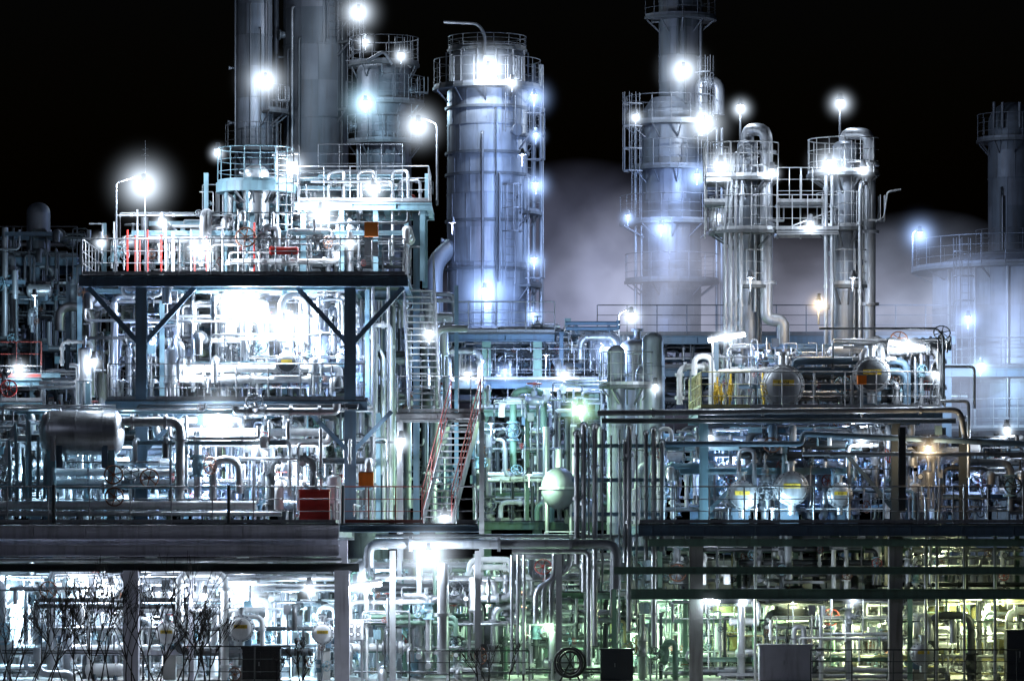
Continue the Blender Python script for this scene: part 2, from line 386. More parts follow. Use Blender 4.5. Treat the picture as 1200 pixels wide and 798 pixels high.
def tube(px0,py0,px1,py1,y,key='w',pole=None,hr=.7,power=150):
    a=P(px0,py0,y); c=P(px1,py1,y); b=B('fluorescent_lamp')
    cyl(b,a,c,.06,'tube_glass',8); d=Vector((0,.02,.085))
    beam(b,a+d,c+d,.03,'rail_dark',.14)
    for q in (a,c): cyl(b,q,q+d,.02,'galv',5)
    if pole: pipe(b,[(X(pole[0],y),y+.1,Z(pole[1],y)),(X(pole[0],y),y+.1,a.z+.12),((a.x+c.x)/2,y+.02,(a.z+c.z)/2+.13)],.03,'galv',6)
    ob=b.build(); mid=(a+c)/2
    l=bpy.data.lights.new('lamp_light','POINT'); l.energy=power; l.color=COL[key]; l.shadow_soft_size=.06
    lo=bpy.data.objects.new('lamp_light',l); lo.location=mid-Vector((0,.05,.16))-ob.location; lo.parent=ob; scene.collection.objects.link(lo)
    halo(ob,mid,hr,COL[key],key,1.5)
# ================================================================ GROUND
b=B('ground'); b.add([(-900,-200,0),(900,-200,0),(900,1500,0),(-900,1500,0)],[(0,1,2,3)],'ground'); b.build()
b=B('concrete_pavement'); bx(b,-30,30,-6,60,.004,.02,'concrete'); b.build()
# ================================================================ LEFT STRUCTURE
b=B('steel_platform_structure')
yf,yb=3.0,10.0
zT=Z(322,yf); zM=Z(468,yf); zB=Z(613,0)
deck(b,X(92,yf),X(478,yf),yf,yb,zT,'paint_blue',d=.3)
deck(b,X(122,yf),X(430,yf),yf+.2,yb,zM,'paint_blue',d=.28)
for px in (165,410):
    for yy in (yf+.25,yb-.25):
        col(b,X(px,yf),yy,zB,zM-.34,.34,'paint_blue'); col(b,X(px,yf),yy,zM+.0,zT-.36,.34,'paint_blue')
    x=X(px,yf); dx=1.6
    for s in (-1,1):
        beam(b,(x+s*.12,yf+.25,zT-2.0),(x+s*dx,yf+.25,zT-.36),.15,'paint_blue')
        beam(b,(x+s*.12,yf+.45,zM-1.5),(x+s*1.25,yf+.45,zM-.34),.13,'paint_blue')
x0,x1=X(92,yf)+.1,X(478,yf)-.1
rail(b,[(x0,yb-.1,zT),(x0,yf+.1,zT),(x1,yf+.1,zT),(x1,yb-.1,zT)],'galv',step=1.0,r=.022)
x0,x1=X(122,yf)+.1,X(430,yf)-.1
rail(b,[(x0,yb-.1,zM),(x0,yf+.3,zM),(x1,yf+.3,zM)],'galv',step=1.0,r=.022)
for px in (437,455): cyl(b,P(px,325,6),P(px,610,6),.05,'galv',8)
col(b,X(488,9),9,0,Z(250,9),.2,'paint_blue')
b.build()
b=B('main_deck_structure')
deck(b,X(-40,0),X(397,0),0,12,zB,'beam_pale',d=.42,w=.2)
rail(b,[(X(-40,0),.1,zB),(X(397,0)-.1,.1,zB),(X(397,0)-.1,11.5,zB)],'galv',step=1.15,r=.022)
for px in (63,268,402): cyl(b,P(px,613,.06),P(px,568,.06),.05,'steel_dark',6)
ibx(b,X(-40,0),X(397,0),.2,Z(638,0),.32,.24,'beam_pale'); ibx(b,X(-40,0),X(420,0),.5,Z(660,0),.24,.3,'steel_dark')
bx(b,X(-40,0),X(396,0),.24,.26,Z(652,0),Z(631,0),'beam_pale')
cyl(b,P(-40,656,.0),P(400,656,.0),.06,'pipe_silver',8)
cyl(b,P(-40,592,1.6),P(300,592,1.6),.13,'pipe_white',12); cyl(b,P(-40,602,1.3),P(330,602,1.3),.07,'pipe_silver',10)
for px in (-20,152,400):
    for yy in (.5,11): bx(b,X(px,0)-.22,X(px,0)+.22,yy-.2,yy+.3,0,Z(663,0)-.13,'beam_pale')
bx(b,X(400,0)-.16,X(400,0)+.16,.35,.65,Z(660,0)+.01,zB-.5,'beam_pale')
beam(b,(X(165,0),.5,Z(720,0)),(X(140,0),.5,Z(672,0)),.12,'beam_pale')
b.build()
b=B('round_top_platform')
yy=6.0; cx=X(300,yy); z=Z(216,yy)
ringplat(b,cx,yy,.55,1.22,z,-200,160,'paint_cyan','grating','paint_cyan'); lathe(b,(cx,yy,z-.28),(0,0,1),[(0,1.0),(0,1.23),(.3,1.23),(.3,1.0)],'paint_cyan',30,False,False)
clad(b,cx,yy,.40,zT,z+.3,.8,('clad_c','pipe_white'),30); dome(b,cx,yy,z+.3,.40,.3,'clad_c')
for a in range(6):
    q=a*math.pi/3+.3; cyl(b,(cx+.95*math.cos(q),yy+.95*math.sin(q),zT),(cx+.95*math.cos(q),yy+.95*math.sin(q),z-.1),.05,'paint_cyan')
ladder(b,cx+.9,yy-.6,zT,z+1.1,(.5,-1)); b.build()
b=B('upper_service_platform')
y0=5.5; xa,xb=X(345,y0),X(506,y0); z=Z(236,y0)
deck(b,xa,xb,y0,y0+4,z,'paint_cyan',d=.22); rail(b,[(xa,y0+3.9,z),(xa+.1,y0+.1,z),(xb-.1,y0+.1,z),(xb-.1,y0+3.9,z)],'galv',step=.8,r=.017)
for px in (355,400,440,495):
    for q in (y0+.2,y0+3.8): col(b,X(px,y0),q,zT,z-.28,.16,'paint_cyan')
z2=Z(208,y0+3); deck(b,X(370,y0),X(470,y0),y0+1.5,y0+4.5,z2,'paint_cyan',d=.14,w=.12); rail(b,[(X(370,y0),y0+1.6,z2),(X(470,y0),y0+1.6,z2)],'rail_dark',h=.9,step=.7,r=.016)
for px in (385,420,460):
    pipe(b,[P(px,300,y0+1),P(px,200+U(0,12),y0+1),P(px+18,200,y0+1),P(px+18,240,y0+1)],.05,'pipe_silver',8)
b.build()
b=B('antenna_mast'); cyl(b,P(170,322,4),P(170,165,4),.03,'rail_dark',6,.012)
for z in (175,182): cyl(b,P(166,z,4),P(174,z,4),.012,'rail_dark',5)
b.build()
b=B('upper_deck_equipment')
clutter(b,120,480,255,321,4.2,9.5,100,vfrac=.6)
clutter(b,250,500,205,255,6.2,9.5,60,rs=(.018,.025,.035,.05),vfrac=.55)
for i in range(16):
    px=U(135,300); cyl(b,P(px,321,4.4),P(px,U(245,285),4.4),.03,random.choice(['red_rail','pipe_silver','pipe_white','red']),6)
wheel(b,P(288,278,3.6),(0,-1,.2),.3,'rust'); cyl(b,P(288,278,3.6),P(288,278,4.3),.04,'rust')
hvessel(b,X(315,3.7),X(350,3.7),3.7,Z(294,3.7),.12,'red')
bx(b,X(427,3.5),X(443,3.5),3.5,3.8,Z(277,3.5),Z(260,3.5),'orange'); bx(b,X(427,3.5),X(443,3.5),3.5,3.8,Z(300,3.5),Z(283,3.5),'galv')
for px in (255,270,290,305,320): cyl(b,P(px,225,7),P(px,321,7),.07,'pipe_white',10)
b.build()
b=B('vertical_process_vessels')
for px,r,y,a,c in ((205,.5,8,345,462),(268,.55,7.5,338,466),(302,.35,6.5,350,462),(372,.4,7.5,340,462),(240,.45,8,480,600),(300,.5,8,478,606),(345,.35,7,490,606),(80,.5,8,500,606)):
    vdrum(b,X(px,y),y,Z(c,y)+.2,Z(a,y),r,random.choice(['clad_c','pipe_white','clad_a']))
b.build()
b=B('mid_deck_piping')
clutter(b,105,430,335,465,3.8,9.5,200,frm='paint_cyan')
exch(b,X(336,4),4.0,Z(425,4),.3,2.5); b.build()
b=B('main_deck_piping')
clutter(b,-20,440,478,608,2.2,10.5,300)
for px,py in ((134,582),(175,560),(133,556)): wheel(b,P(px,py,1.4),(0.1,-1,0),.27,'rust'); cyl(b,P(px,py,1.4),P(px,py,2.6),.05,'rust')
wheel(b,P(10,455,3),(0.2,-1,0),.25,'red')
b.build()
b=B('riser_pipe_bank')
for px in (418,424,433,441,450,458):
    y=U(6.5,9.0); pipe(b,[P(px,608,y),P(px,U(335,420),y),P(px-U(10,60),330+U(5,60),y)],U(.04,.09),random.choice(['pipe_silver','pipe_white','pipe_grey']),9,3,True)
b.build()
b=B('horizontal_pressure_vessel')
hvessel(b,X(46,2),X(146,2),2,Z(507,2),.66,'pipe_silver')
for px in (60,132):
    x=X(px,2); bx(b,x-.1,x+.1,1.6,2.4,zB,Z(525,2),'paint_cyan')
pipe(b,[P(140,494,2),P(211,494,2),P(211,590,2),P(230,600,3)],.15,'pipe_silver',14,2.4,True)
cyl(b,P(62,540,1.3),P(62,510,1.3),.09,'galv'); b.build()
b=B('side_process_structure')
y0=5
for py in (442,470,545):
    z=Z(py,y0); deck(b,X(-40,y0),X(48 if py<500 else 100,y0),y0,y0+5,z,'paint_cyan',d=.2)
    rail(b,[(X(-40,y0),y0+.1,z),(X(48,y0),y0+.1,z)],'galv' if py>450 else 'red_rail',step=.9)
clutter(b,-30,110,430,600,4,9,90)
for i in range(7): cyl(b,P(12+i*8,585,1.2),P(12+i*8+U(-2,2),U(470,560),1.2),.045,'paint_cyan')
b.build()
b=B('red_fire_cabinet')
xa,xb=X(351,.6),X(386,.6); bx(b,xa,xb,.5,.95,zB+.05,zB+.95,'red')
for k in range(9): bx(b,xa+.05,xb-.05,.485,.498,zB+.12+k*.09,zB+.16+k*.09,'red')
bx(b,xa-.02,xb+.02,.46,.98,zB+.953,zB+1.0,'red')
for x in (xa+.05,xb-.05): cyl(b,(x,.7,zB),(x,.7,zB+.06),.03,'galv')
b.build()
for px,py in ((429,562),(1010,445)):
    b=B('orange_control_box'); q=.22 if px<600 else .13; c=P(px,py,1.5); bx(b,c.x-q,c.x+q,1.4,1.7,c.z-q,c.z+q,'orange'); bx(b,c.x-q*.8,c.x+q*.8,1.385,1.397,c.z-q*.8,c.z+q*.8,'orange')
    bx(b,c.x-q-.03,c.x+q+.03,1.36,1.74,c.z+q+.003,c.z+q+.03,'galv')
    cyl(b,(c.x,1.55,c.z-1.1),(c.x,1.55,c.z-q),.04,'galv'); b.build()
# ================================================================ STAIRS
b=B('steel_staircase')
zl=Z(483,4); xa,xb=X(464,4),X(568,4)
deck(b,xa,xb,4,6,zl,'galv',d=.2,w=.12,js=1); rail(b,[(xa,5.9,zl),(xa+.05,4.05,zl),(xb-.05,4.05,zl),(xb-.05,5.9,zl)],'galv',step=.35,r=.016)
stairs(b,(X(497,4.4),4.6,zl),(X(490,7.5),7.6,zT),.95,rm='galv')
stairs(b,(X(512,2),2.0,zB),(X(546,4),4.2,zl),.95)
for x in (xa+.1,xb-.1):
    for q in (4.1,5.9): col(b,x,q,0,zl-.26,.14,'galv')
z=zB; deck(b,X(397,0)+.01,X(560,0),.2,3,z,'paint_blue',d=.2); rail(b,[(X(400,0),.3,z),(X(495,0),.3,z)],'red_rail',step=.9)
rail(b,[(X(535,0),.3,z),(X(560,0)-.05,.3,z),(X(560,0)-.05,3,z)],'galv')
b.build()
# ================================================================ LOWER LEVEL
b=B('ground_level_piping')
clutter(b,-20,400,668,798,1.5,10,300,pm=PM+['pipe_white']*3+['paint_cyan'],frm='beam_pale')
for px,r,y in ((60,.5,7),(130,.4,8),(230,.5,8),(330,.55,7.5),(25,.35,5)): vdrum(b,X(px,y),y,.6,Z(690+U(0,20),y),r,random.choice(['pipe_white','clad_c']))
b.build()
b=B('ground_level_piping')
clutter(b,400,720,655,798,1.5,10,250,pm=PM+['paint_green'],frm='paint_green')
b.build()
b=B('ground_level_piping')
clutter(b,715,1230,690,798,2.0,10,330,pm=PM+['paint_green','yellowish'],frm='paint_green')
for px,r,y in ((1110,.7,8),(1160,.6,8),(850,.4,8)): vdrum(b,X(px,y),y,.6,Z(705,y),r,'yellowish')
for px in (1085,1098,1130,1166,885): cyl(b,P(px,798,.9),P(px,U(560,640),.9),U(.035,.06),'pipe_silver',8)
b.build()
for px,py,r,t in ((195,742,.32,'302-318'),(282,736,.36,'302-321'),(378,742,.30,'302-311'),(1082,766,.32,'211')):
    b=B('heat_exchanger'); exch(b,X(px,1.2),1.2,Z(py,1.2),r,4,'clad_c','pipe_white' if px<1000 else 'clad_a')
    for yy in (2.2,4.6): bx(b,X(px,1.2)-r*.6,X(px,1.2)+r*.6,yy,yy+.3,0,Z(py,1.2)-r*1.5,'concrete')
    o=b.build(); tag(o,X(px,1.2),1.12,Z(py,1.2)+r*.06,r*.26,t)
b=B('backdrop_wall'); bx(b,-22,22,14,14.3,0,3.6,'concrete')  # wall added behind the piping to give a bright lit backdrop
for k in range(15): bx(b,-21+k*3,-20.6+k*3,13.8,13.998,0,3.7,'concrete')
b.build()
b=B('overhead_header_pipe')
pipe(b,[P(432,665,.8),P(432,637,.8),P(722,637,.8),P(722,690,.8)],.15,'pipe_grey',14,2.5,True)
pipe(b,[P(440,628,1.3),P(735,628,1.3),P(735,655,1.3)],.06,'pipe_grey'); pipe(b,[P(600,646,.6),P(690,646,.6),P(690,780,.6)],.07,'pipe_silver')
pipe(b,[P(519,790,.6),P(519,700,.6),P(519,660,.6)],.17,'pipe_silver',14,2,True)
for px in (460,560,655): col(b,X(px,1.2),1.3,0,Z(645,1.2),.18,'galv')
for k,px in enumerate((600,607,614)): cyl(b,P(px,650,1),P(px,790,1),.05,'pipe_silver')
for r in range(3): pipe(b,[P(628+r*9,730,1.4),P(628+r*9,690-r*6,1.4),P(650+r*9,678-r*6,1.4),P(650+r*9,640,1.4)],.09,'pipe_silver')
b.build()
b=B('bypass_pipe_bank')
for i,px in enumerate((676,684,690,697,706,716,726,732,737,746,757,766,776)):
    r=random.choice((.03,.045,.06,.08)); zt=U(498,520); pipe(b,[P(px,U(640,760),1.2),P(px,zt,1.2),P(px,zt,3.5)],r,random.choice(['pipe_silver','pipe_grey','pipe_silver','galv']),10,2.5,True)
for py in (520,560,600,640): ibx(b,X(670,1.5),X(782,1.5),1.5,Z(py,1.5),.12,.1,'paint_blue')
b.build()
# ================================================================ RIGHT STRUCTURE
b=B('pipe_rack_structure')
xa,xb=X(748,0),X(1240,0)
deck(b,xa,xb,0,11,zB,'paint_blue',d=.32,w=.2); rail(b,[(xa+.05,10,zB),(xa+.05,.1,zB),(xb,.1,zB)],'galv',step=1.0,r=.022)
ibx(b,X(720,0),xb,.4,Z(664,0),.22,.2,'paint_green'); ibx(b,X(740,0),xb,.4,Z(690,0),.3,.24,'paint_green')
bx(b,X(760,0),xb,.3,.5,Z(636,0)-.1,Z(636,0)+.12,'paint_green')
deck(b,X(640,4),xb,3,9,Z(692,4),'paint_green',d=.2)
for px in (817,1052):
    bx(b,X(px,0)-.2,X(px,0)+.2,.55,.95,0,zB-.38,'concrete'); bx(b,X(px,0)-.2,X(px,0)+.2,9,9.4,0,zB-.38,'concrete')
zU=Z(478,2)
for px in (825,1050,1130):
    for q in (2.2,8.5): col(b,X(px,2),q,zB,zU-.4,.26,'paint_cyan' if px<900 else 'steel_dark')
col(b,X(1057,.3),.3,Z(600,0),Z(500,0),.2,'steel_dark')
deck(b,X(818,2),X(1105,2),2,9,zU,'paint_blue',d=.26)
rail(b,[(X(818,2),8,zU),(X(818,2)+.1,2.1,zU),(X(880,2),2.1,zU)],'yellowish',step=.7)
rail(b,[(X(880,2),2.1,zU),(X(1105,2)-.1,2.1,zU),(X(1105,2)-.1,8,zU)],'galv',step=.9)
for py in (520,548): ibx(b,X(780,3),X(1010,3),3,Z(py,3),.2,.2,'paint_cyan'); ibx(b,X(820,3),X(1040,3),8,Z(py+5,3),.2,.2,'paint_cyan')
beam(b,P(830,600,3),P(900,525,3),.12,'paint_cyan'); beam(b,P(1050,600,2.4),P(990,530,2.4),.12,'steel_dark')
b.build()
b=B('overhead_header_pipe')
pipe(b,[P(700,484,1.4),P(1125,480,1.4),P(1132,520,1.4)],.09,'pipe_grey',12,3,True)
cyl(b,P(705,493,1.9),P(1120,493,1.9),.08,'pipe_dark',10)
pipe(b,[P(780,520,1.3),P(940,520,1.3),P(940,508,1.3),P(1200,520,1.3)],.09,'paint_blue',10)
pipe(b,[P(940,532,1.0),P(1210,532,1.0)],.06,'pipe_grey',10,3,True)
pipe(b,[P(1102,470,2),P(1135,470,2),P(1135,560,2)],.05,'pipe_silver')
pipe(b,[P(960,385,3),P(1098,385,3),P(1105,395,3),P(1105,475,3)],.035,'pipe_dark')
b.build()
b=B('rack_deck_equipment')
clutter(b,760,1060,500,608,2.5,9,230,pm=PM+['paint_cyan','paint_blue'],frm='paint_cyan')
clutter(b,1060,1230,510,608,2.5,9,110,pm=PM+['paint_blue'],frm='paint_blue')
b.build()
b=B('rack_deck_equipment')
clutter(b,830,1100,400,476,3.2,8.5,130,pm=PM+['paint_blue','pipe_grey'],frm='paint_blue',vfrac=.6)
for i in range(9):
    px=U(835,905); c=P(px,U(452,466),2.8); valve(b,c,(0,0,1),.045,'yellow','yellow'); cyl(b,c-Vector((0,0,.4)),c+Vector((0,0,.4)),.03,'yellow')
clutter(b,690,1200,618,690,2.5,9,130,pm=PM+['yellowish'],frm='paint_green')
b.build()
for px,py,r,y,cv,t in ((918,452,.58,2.6,'pipe_grey','E-204'),(1022,439,.5,2.6,'pipe_dark','E-205'),(870,580,.40,2.0,'clad_a','E-11'),(928,572,.46,2.0,'clad_c','E-12'),(985,580,.34,2.2,'clad_a','E-13')):
    b=B('heat_exchanger'); exch(b,X(px,y),y,Z(py,y),r,4.5,'clad_c',cv)
    zb=zU if py<500 else zB; zt=Z(py,y)-r*1.5
    if zt>zb:
        for yy in (y+1,y+3.6): bx(b,X(px,y)-r*.6,X(px,y)+r*.6,yy,yy+.14,zb,zt,'paint_blue')
    o=b.build(); tag(o,X(px,y),y-.08,Z(py,y)+r*.06,r*.26,t)
def ttower(name,cpx,y,rpx,pyt,pyb,mats,plats,domeh=.5,n=40,hh=1.2,rm='rail_dark'):
    b=B(name); cx=X(cpx,y); r=rpx/S(y); z0=max(0,Z(pyb,y)); z1=Z(pyt,y)
    clad(b,cx,y,r,z0,z1,hh,mats,n); dome(b,cx,y,z1,r,r*domeh,mats[0])
    lathe(b,(cx,y,z0),(0,0,1),[(0,r*1.1),(.3,r*1.1),(.3,r)],mats[1],n,False,True)
    for (py,rp,a0,a1) in plats:
        z=Z(py,y); ringplat(b,cx,y,r+.02,rp/S(y),z,a0,a1,rm)
    pz=sorted(Z(p[0],y) for p in plats)
    for i in range(len(pz)-1):
        a=math.radians((-25,-60)[i%2]); ladder(b,cx+(r+.25)*math.cos(a),y+(r+.25)*math.sin(a),pz[i],pz[i+1]+1,(math.cos(a),math.sin(a)),rm)
    for k in range(int((z1-z0)*.7)):
        a=math.radians(random.choice((U(-175,-130),U(-60,-5)))); z=U(z0+1,z1-.5); d=Vector((math.cos(a),math.sin(a),0)); q=Vector((cx,y,z))+d*r; rr=random.choice((.05,.07,.16 if r>.8 else .06))
        cyl(b,q,q+d*.28,rr,mats[0],10); cyl(b,q+d*.22,q+d*.3,rr*1.5,mats[1],12)
    for k in range(4):
        a=math.radians(U(-160,-10)); d=Vector((math.cos(a),math.sin(a),0))*(r+.13); za=U(z0,z0+(z1-z0)*.4); zb=U(z0+(z1-z0)*.6,z1)
        q=Vector((cx,y,0))+d; pipe(b,[q+Vector((0,0,za)),q+Vector((0,0,zb)),q-d*.2+Vector((0,0,zb))],U(.03,.06),random.choice(['pipe_grey','rail_dark','pipe_dark']),7)
    return b,cx,r,z0,z1
CL=('clad_a','clad_b','clad_a'); DC=('dclad_a','dclad_b','dclad_c'); TC=('tclad_a','tclad_b','tclad_c')
y=8
b,cx,r,z0,z1=ttower('slender_process_column',876,y,12,170,478,TC,[(210,42,120,330),(272,46,130,320),(335,30,-120,10)],n=30,hh=.9,rm='galv')
pipe(b,[(cx,y,z1),(cx,y,Z(152,y)),P(898,152,y-.4),P(898,375,y-.4),P(918,375,y-.4),P(918,445,y-.4)],.20,'clad_b',16,1.6,True)
for px,t in ((850,200),(856,180),(862,172),(868,185)): pipe(b,[P(px,470,y-.9),P(px,t+60,y-.9),P(px+4,t,y-.8),P(px+18,t,y-.3)],U(.04,.08),'pipe_grey',8,3,True)
b.build()
b,cx,r,z0,z1=ttower('slender_process_column',991,y,15,172,478,TC,[(205,46,70,325),(268,36,140,300),(335,32,-120,10)],n=30,hh=.9,rm='galv')
pipe(b,[(cx,y,z1),(cx,y,Z(157,y)),P(1019,157,y-.4),P(1019,400,y-.4),P(1030,400,y-.4),P(1030,470,y-.4)],.19,'clad_b',16,1.6,True)
for px,t in ((968,190),(975,200),(1008,215)): pipe(b,[P(px,470,y-.9),P(px,t,y-.9),P(px+12,t,y-.3)],.06,'pipe_grey',8,3,True)
pipe(b,[P(1019,262,y-.4),P(1036,255,y-.6),P(1040,225,y-.6),P(1056,222,y-.6)],.03,'galv',6)
b.build()
b=B('tower_link_walkway')
z=Z(272,y); deck(b,X(908,y),X(980,y),y-1,y+.4,z,'galv',d=.1,w=.1); rail(b,[(X(908,y),y-.95,z),(X(980,y),y-.95,z)],step=.5,r=.016)
beam(b,P(910,272,y-.9),P(980,245,y-.9),.04,'galv')
z=Z(210,y); deck(b,X(826,y),X(855,y),y-1,y+1,z,'galv',d=.12,w=.1); rail(b,[(X(826,y),y+1,z),(X(826,y),y-.95,z),(X(855,y),y-.95,z)],step=.4,r=.016)
for px in (828,840,850): cyl(b,P(px,175,y),P(px,270 if px<845 else 380,y),.03,'galv')
for px in (840,925,952):
    z=Z(240,y); bx(b,X(px-16,y),X(px+12,y),y-.9,y+.3,z-.08,z,'grating'); rail(b,[(X(px-16,y),y-.85,z),(X(px+12,y),y-.85,z)],step=.4,r=.016)
    cyl(b,P(px-14,280,y-.6),P(px-14,205,y-.6),.025,'galv')
b.build()
# ================================================================ BIG TOWERS
y=40
b,cx,r,z0,z1=ttower('distillation_tower',571,y,47,108,470,TC,[(104,64,-200,160),(160,64,-38,60),(250,64,-38,60),(335,64,-38,60),(388,58,-180,0)],.25,n=60,hh=1.35,rm='rail_dark')
z=Z(104,y)
clad(b,cx,y,r*.94,z1,Z(68,y),1.2,DC,40); dome(b,cx,y,Z(68,y),r*.94,.5,'tclad_b')
ringplat(b,cx,y,r*.5,r*1.0,Z(62,y)+.1,-200,160,h=.5,rm='rail_dark')
for k in range(14):
    a=k*2*math.pi/14; beam(b,(cx+r*1.02*math.cos(a),y+r*1.02*math.sin(a),z),(cx+r*1.02*math.cos(a),y+r*1.02*math.sin(a),Z(62,y)),.06,'rail_dark')
pipe(b,[P(568,85,y-2),P(568,40,y-2),P(560,28,y-2),P(520,26,y-2)],.06,'galv',8,5)
for py in (130,183,208,262,318):
    lathe(b,(cx,y,Z(py,y)),(0,0,1),[(0,r+.01),(0,r+.09),(.10,r+.09),(.10,r+.01)],'dclad_b',60,False,False)
pipe(b,[(cx-r-.5,y-1,z0),(cx-r-.5,y-1,Z(310,y)),(cx-r+.2,y-.5,Z(290,y))],.35,'dclad_a',16,3)
for d in (.25,.55): pipe(b,[(cx+r+d,y+.3,z0),(cx+r+d,y+.3,Z(75,y))],.09,'pipe_grey')
b.build()
y=52
b,cx,r,z0,z1=ttower('distillation_tower',297,y,22,-30,480,('dclad_c','dclad_a','tclad_b'),[(132,42,-60,60),(176,34,-200,160)],n=40,hh=1.3); b.build()
b,cx,r,z0,z1=ttower('distillation_tower',370,54,38,-30,480,DC,[(130,54,-45,60),(52,60,-45,60),(25,60,-45,60)],n=48,hh=1.5)
for d in (.3,.8): pipe(b,[(cx-r-d,54,z0),(cx-r-d,54,z1)],.12,'dclad_c')
b.build()
y=50
b,cx,r,z0,z1=ttower('distillation_tower',450,y,32,85,480,DC,[(76,42,-200,160),(122,48,-100,50),(168,46,-160,50)],n=40,hh=1.3)
pipe(b,[P(460,76,y-1.5),P(450,60,y-1.5),P(430,72,y-1.5)],.07,'rail_dark'); b.build()
y=46
b,cx,r,z0,z1=ttower('distillation_tower',796,y,24,-30,130,DC,[(22,44,-160,60)],n=40,hh=1.1)
clad(b,cx-.3,y,34/S(y),Z(480,y),Z(130,y),1.2,('dclad_a','dclad_c','dclad_a'),40)
lathe(b,(cx-.3,y,Z(130,y)),(0,0,1),[(0,34/S(y)),(.5,24/S(y))],'tclad_b',40)
for py,rp,a0,a1 in ((146,56,-190,150),(198,50,-190,60),(262,62,-200,160),(330,56,-190,60)): ringplat(b,cx-.3,y,34/S(y)+.02,rp/S(y),Z(py,y),a0,a1,'rail_dark')
ladder(b,cx-.3-1.5,y-1.2,Z(262,y),Z(142,y)+1,(-.7,-.7),'rail_dark'); ladder(b,cx+.9,y-1.3,Z(200,y),Z(100,y)+1,(.4,-.9),'rail_dark')
pipe(b,[P(822,160,y-.6),P(822,112,y-.6),P(822,97,y-.6),P(842,97,y-.6),P(842,135,y-.6)],.26,'clad_b',14,2)
for px in (745,752,840,846): cyl(b,P(px,400,y),P(px,150,y),.07,'pipe_grey')
b.build()
y=55
b,cx,r,z0,z1=ttower('distillation_tower',1186,y,28,145,470,('dclad_b','dclad_b','dclad_a'),[(165,42,-200,160),(300,44,-200,160)],.9,n=40)
for px in (1165,1175,1195): cyl(b,P(px,150,y-1),P(px,120,y-1),.07,'rail_dark')
b.build()
y=34
b=B('storage_tank'); cx=X(1205,y); r=112/S(y); zt=Z(318,y)
clad(b,cx,y,r,0,zt,1.5,('tclad_b','dclad_c'),60,seam=1); dome(b,cx,y,zt,r,.8,'tclad_b',48)
ringplat(b,cx,y,r-.3,r+.8,zt+.05,-230,50,'rail_dark'); ringplat(b,cx,y,r+.01,r+.7,Z(505,y),-200,20)
ladder(b,cx-r*.75,y-r*.85,Z(505,y),zt+1,(-.6,-.8),'rail_dark')
for k in range(6): a=-2.6+k*.35; cyl(b,(cx+(r+.12)*math.cos(a),y+(r+.12)*math.sin(a),0),(cx+(r+.12)*math.cos(a),y+(r+.12)*math.sin(a),zt),.06,'pipe_grey')
b.build()
# ================================================================ BACKGROUND STRUCTURES
b=B('background_pipe_rack')
y=22
for py,pa,pb in ((445,505,740),(390,515,650),(478,560,700),(520,565,790),(575,560,760),(610,555,760)):
    z=Z(py,y); deck(b,X(pa,y),X(pb,y),y,y+6,z,'paint_green' if py>470 else 'paint_blue',d=.25); rail(b,[(X(pa,y),y+.1,z),(X(pb,y),y+.1,z)],'galv',step=1.0)
for px in (515,570,630,695,740):
    for q in (y+.3,y+5.6): col(b,X(px,y),q,0,Z(390 if px<650 else 445,y)-.3,.3,'paint_green')
clutter(b,510,740,385,445,y+.5,y+5,130,pm=PM+['paint_blue'],frm='paint_blue')
clutter(b,555,760,450,610,y-3,y+5,260,pm=PM+['paint_green'],frm='paint_green')
for px in (640,672,702): cyl(b,P(px,500,y-4),P(px,610,y-4),.12,'pipe_silver')
b.build()
b=B('spherical_drum'); c=P(655,572,15)
lathe(b,c-Vector((0,0,.7)),(0,0,1),[(.7-.7*math.cos(a),.6*math.sin(a)+1e-4) for a in [math.pi*i/12 for i in range(13)]],'dclad_c',24,True,False)
lathe(b,c-Vector((0,0,.04)),(0,0,1),[(0,.6),(0,.66),(.08,.66),(.08,.6)],'pipe_grey',24,False,False)
for dx in (-.4,.4): cyl(b,c+Vector((dx,0,-2)),c+Vector((dx,0,-.3)),.06,'galv')
cyl(b,c+Vector((0,0,.6)),c+Vector((0,0,1.3)),.12,'clad_a'); b.build()
b=B('background_process_unit')
y=30
for py,pa,pb in ((392,700,1120),(430,700,1210),(300,-40,90),(345,-40,100),(400,-40,110)):
    z=Z(py,y); deck(b,X(pa,y),X(pb,y),y,y+5,z,'paint_blue',d=.3); rail(b,[(X(pa,y),y+.1,z),(X(pb,y),y+.1,z)],'rail_dark',step=1.1)
for px in (-20,40,90,720,860,1000,1110):
    for q in (y+.3,y+4.6): col(b,X(px,y),q,0,Z(300 if px<200 else 392,y)-.4,.35,'paint_blue')
clutter(b,-30,105,270,470,y-2,y+4,150,pm=['pipe_grey','pipe_dark','rail_dark'],frm='paint_blue')
clutter(b,700,1120,395,480,y+.5,y+4,150,pm=['pipe_grey','pipe_silver','pipe_dark','galv'],frm='paint_blue')
clad(b,X(45,y),y,14/S(y),Z(300,y),Z(250,y),.9,DC,20); dome(b,X(45,y),y,Z(250,y),14/S(y),.4,'dclad_a')
b.build()
b=B('background_process_unit')
clutter(b,95,530,330,610,16,24,260,frm='paint_blue',rs=(.04,.06,.08,.12,.16))
for px,w,t in ((110,26,420),(360,30,300),(430,24,300),(745,20,400),(765,14,410)): vdrum(b,X(px,20),20+U(-2,2),.7,Z(t,20),w/S(20),'clad_b')
b.build()
b=B('cooling_duct_column'); y=14
for px,r_,t in ((722,.3,415),(765,.35,400),(752,.2,440)):
    clad(b,X(px,y),y,r_,0,Z(t,y),.8,TC,20); dome(b,X(px,y),y,Z(t,y),r_,.3,'tclad_a')
ringplat(b,X(735,y),y,.4,.95,Z(452,y),-200,100); b.build()
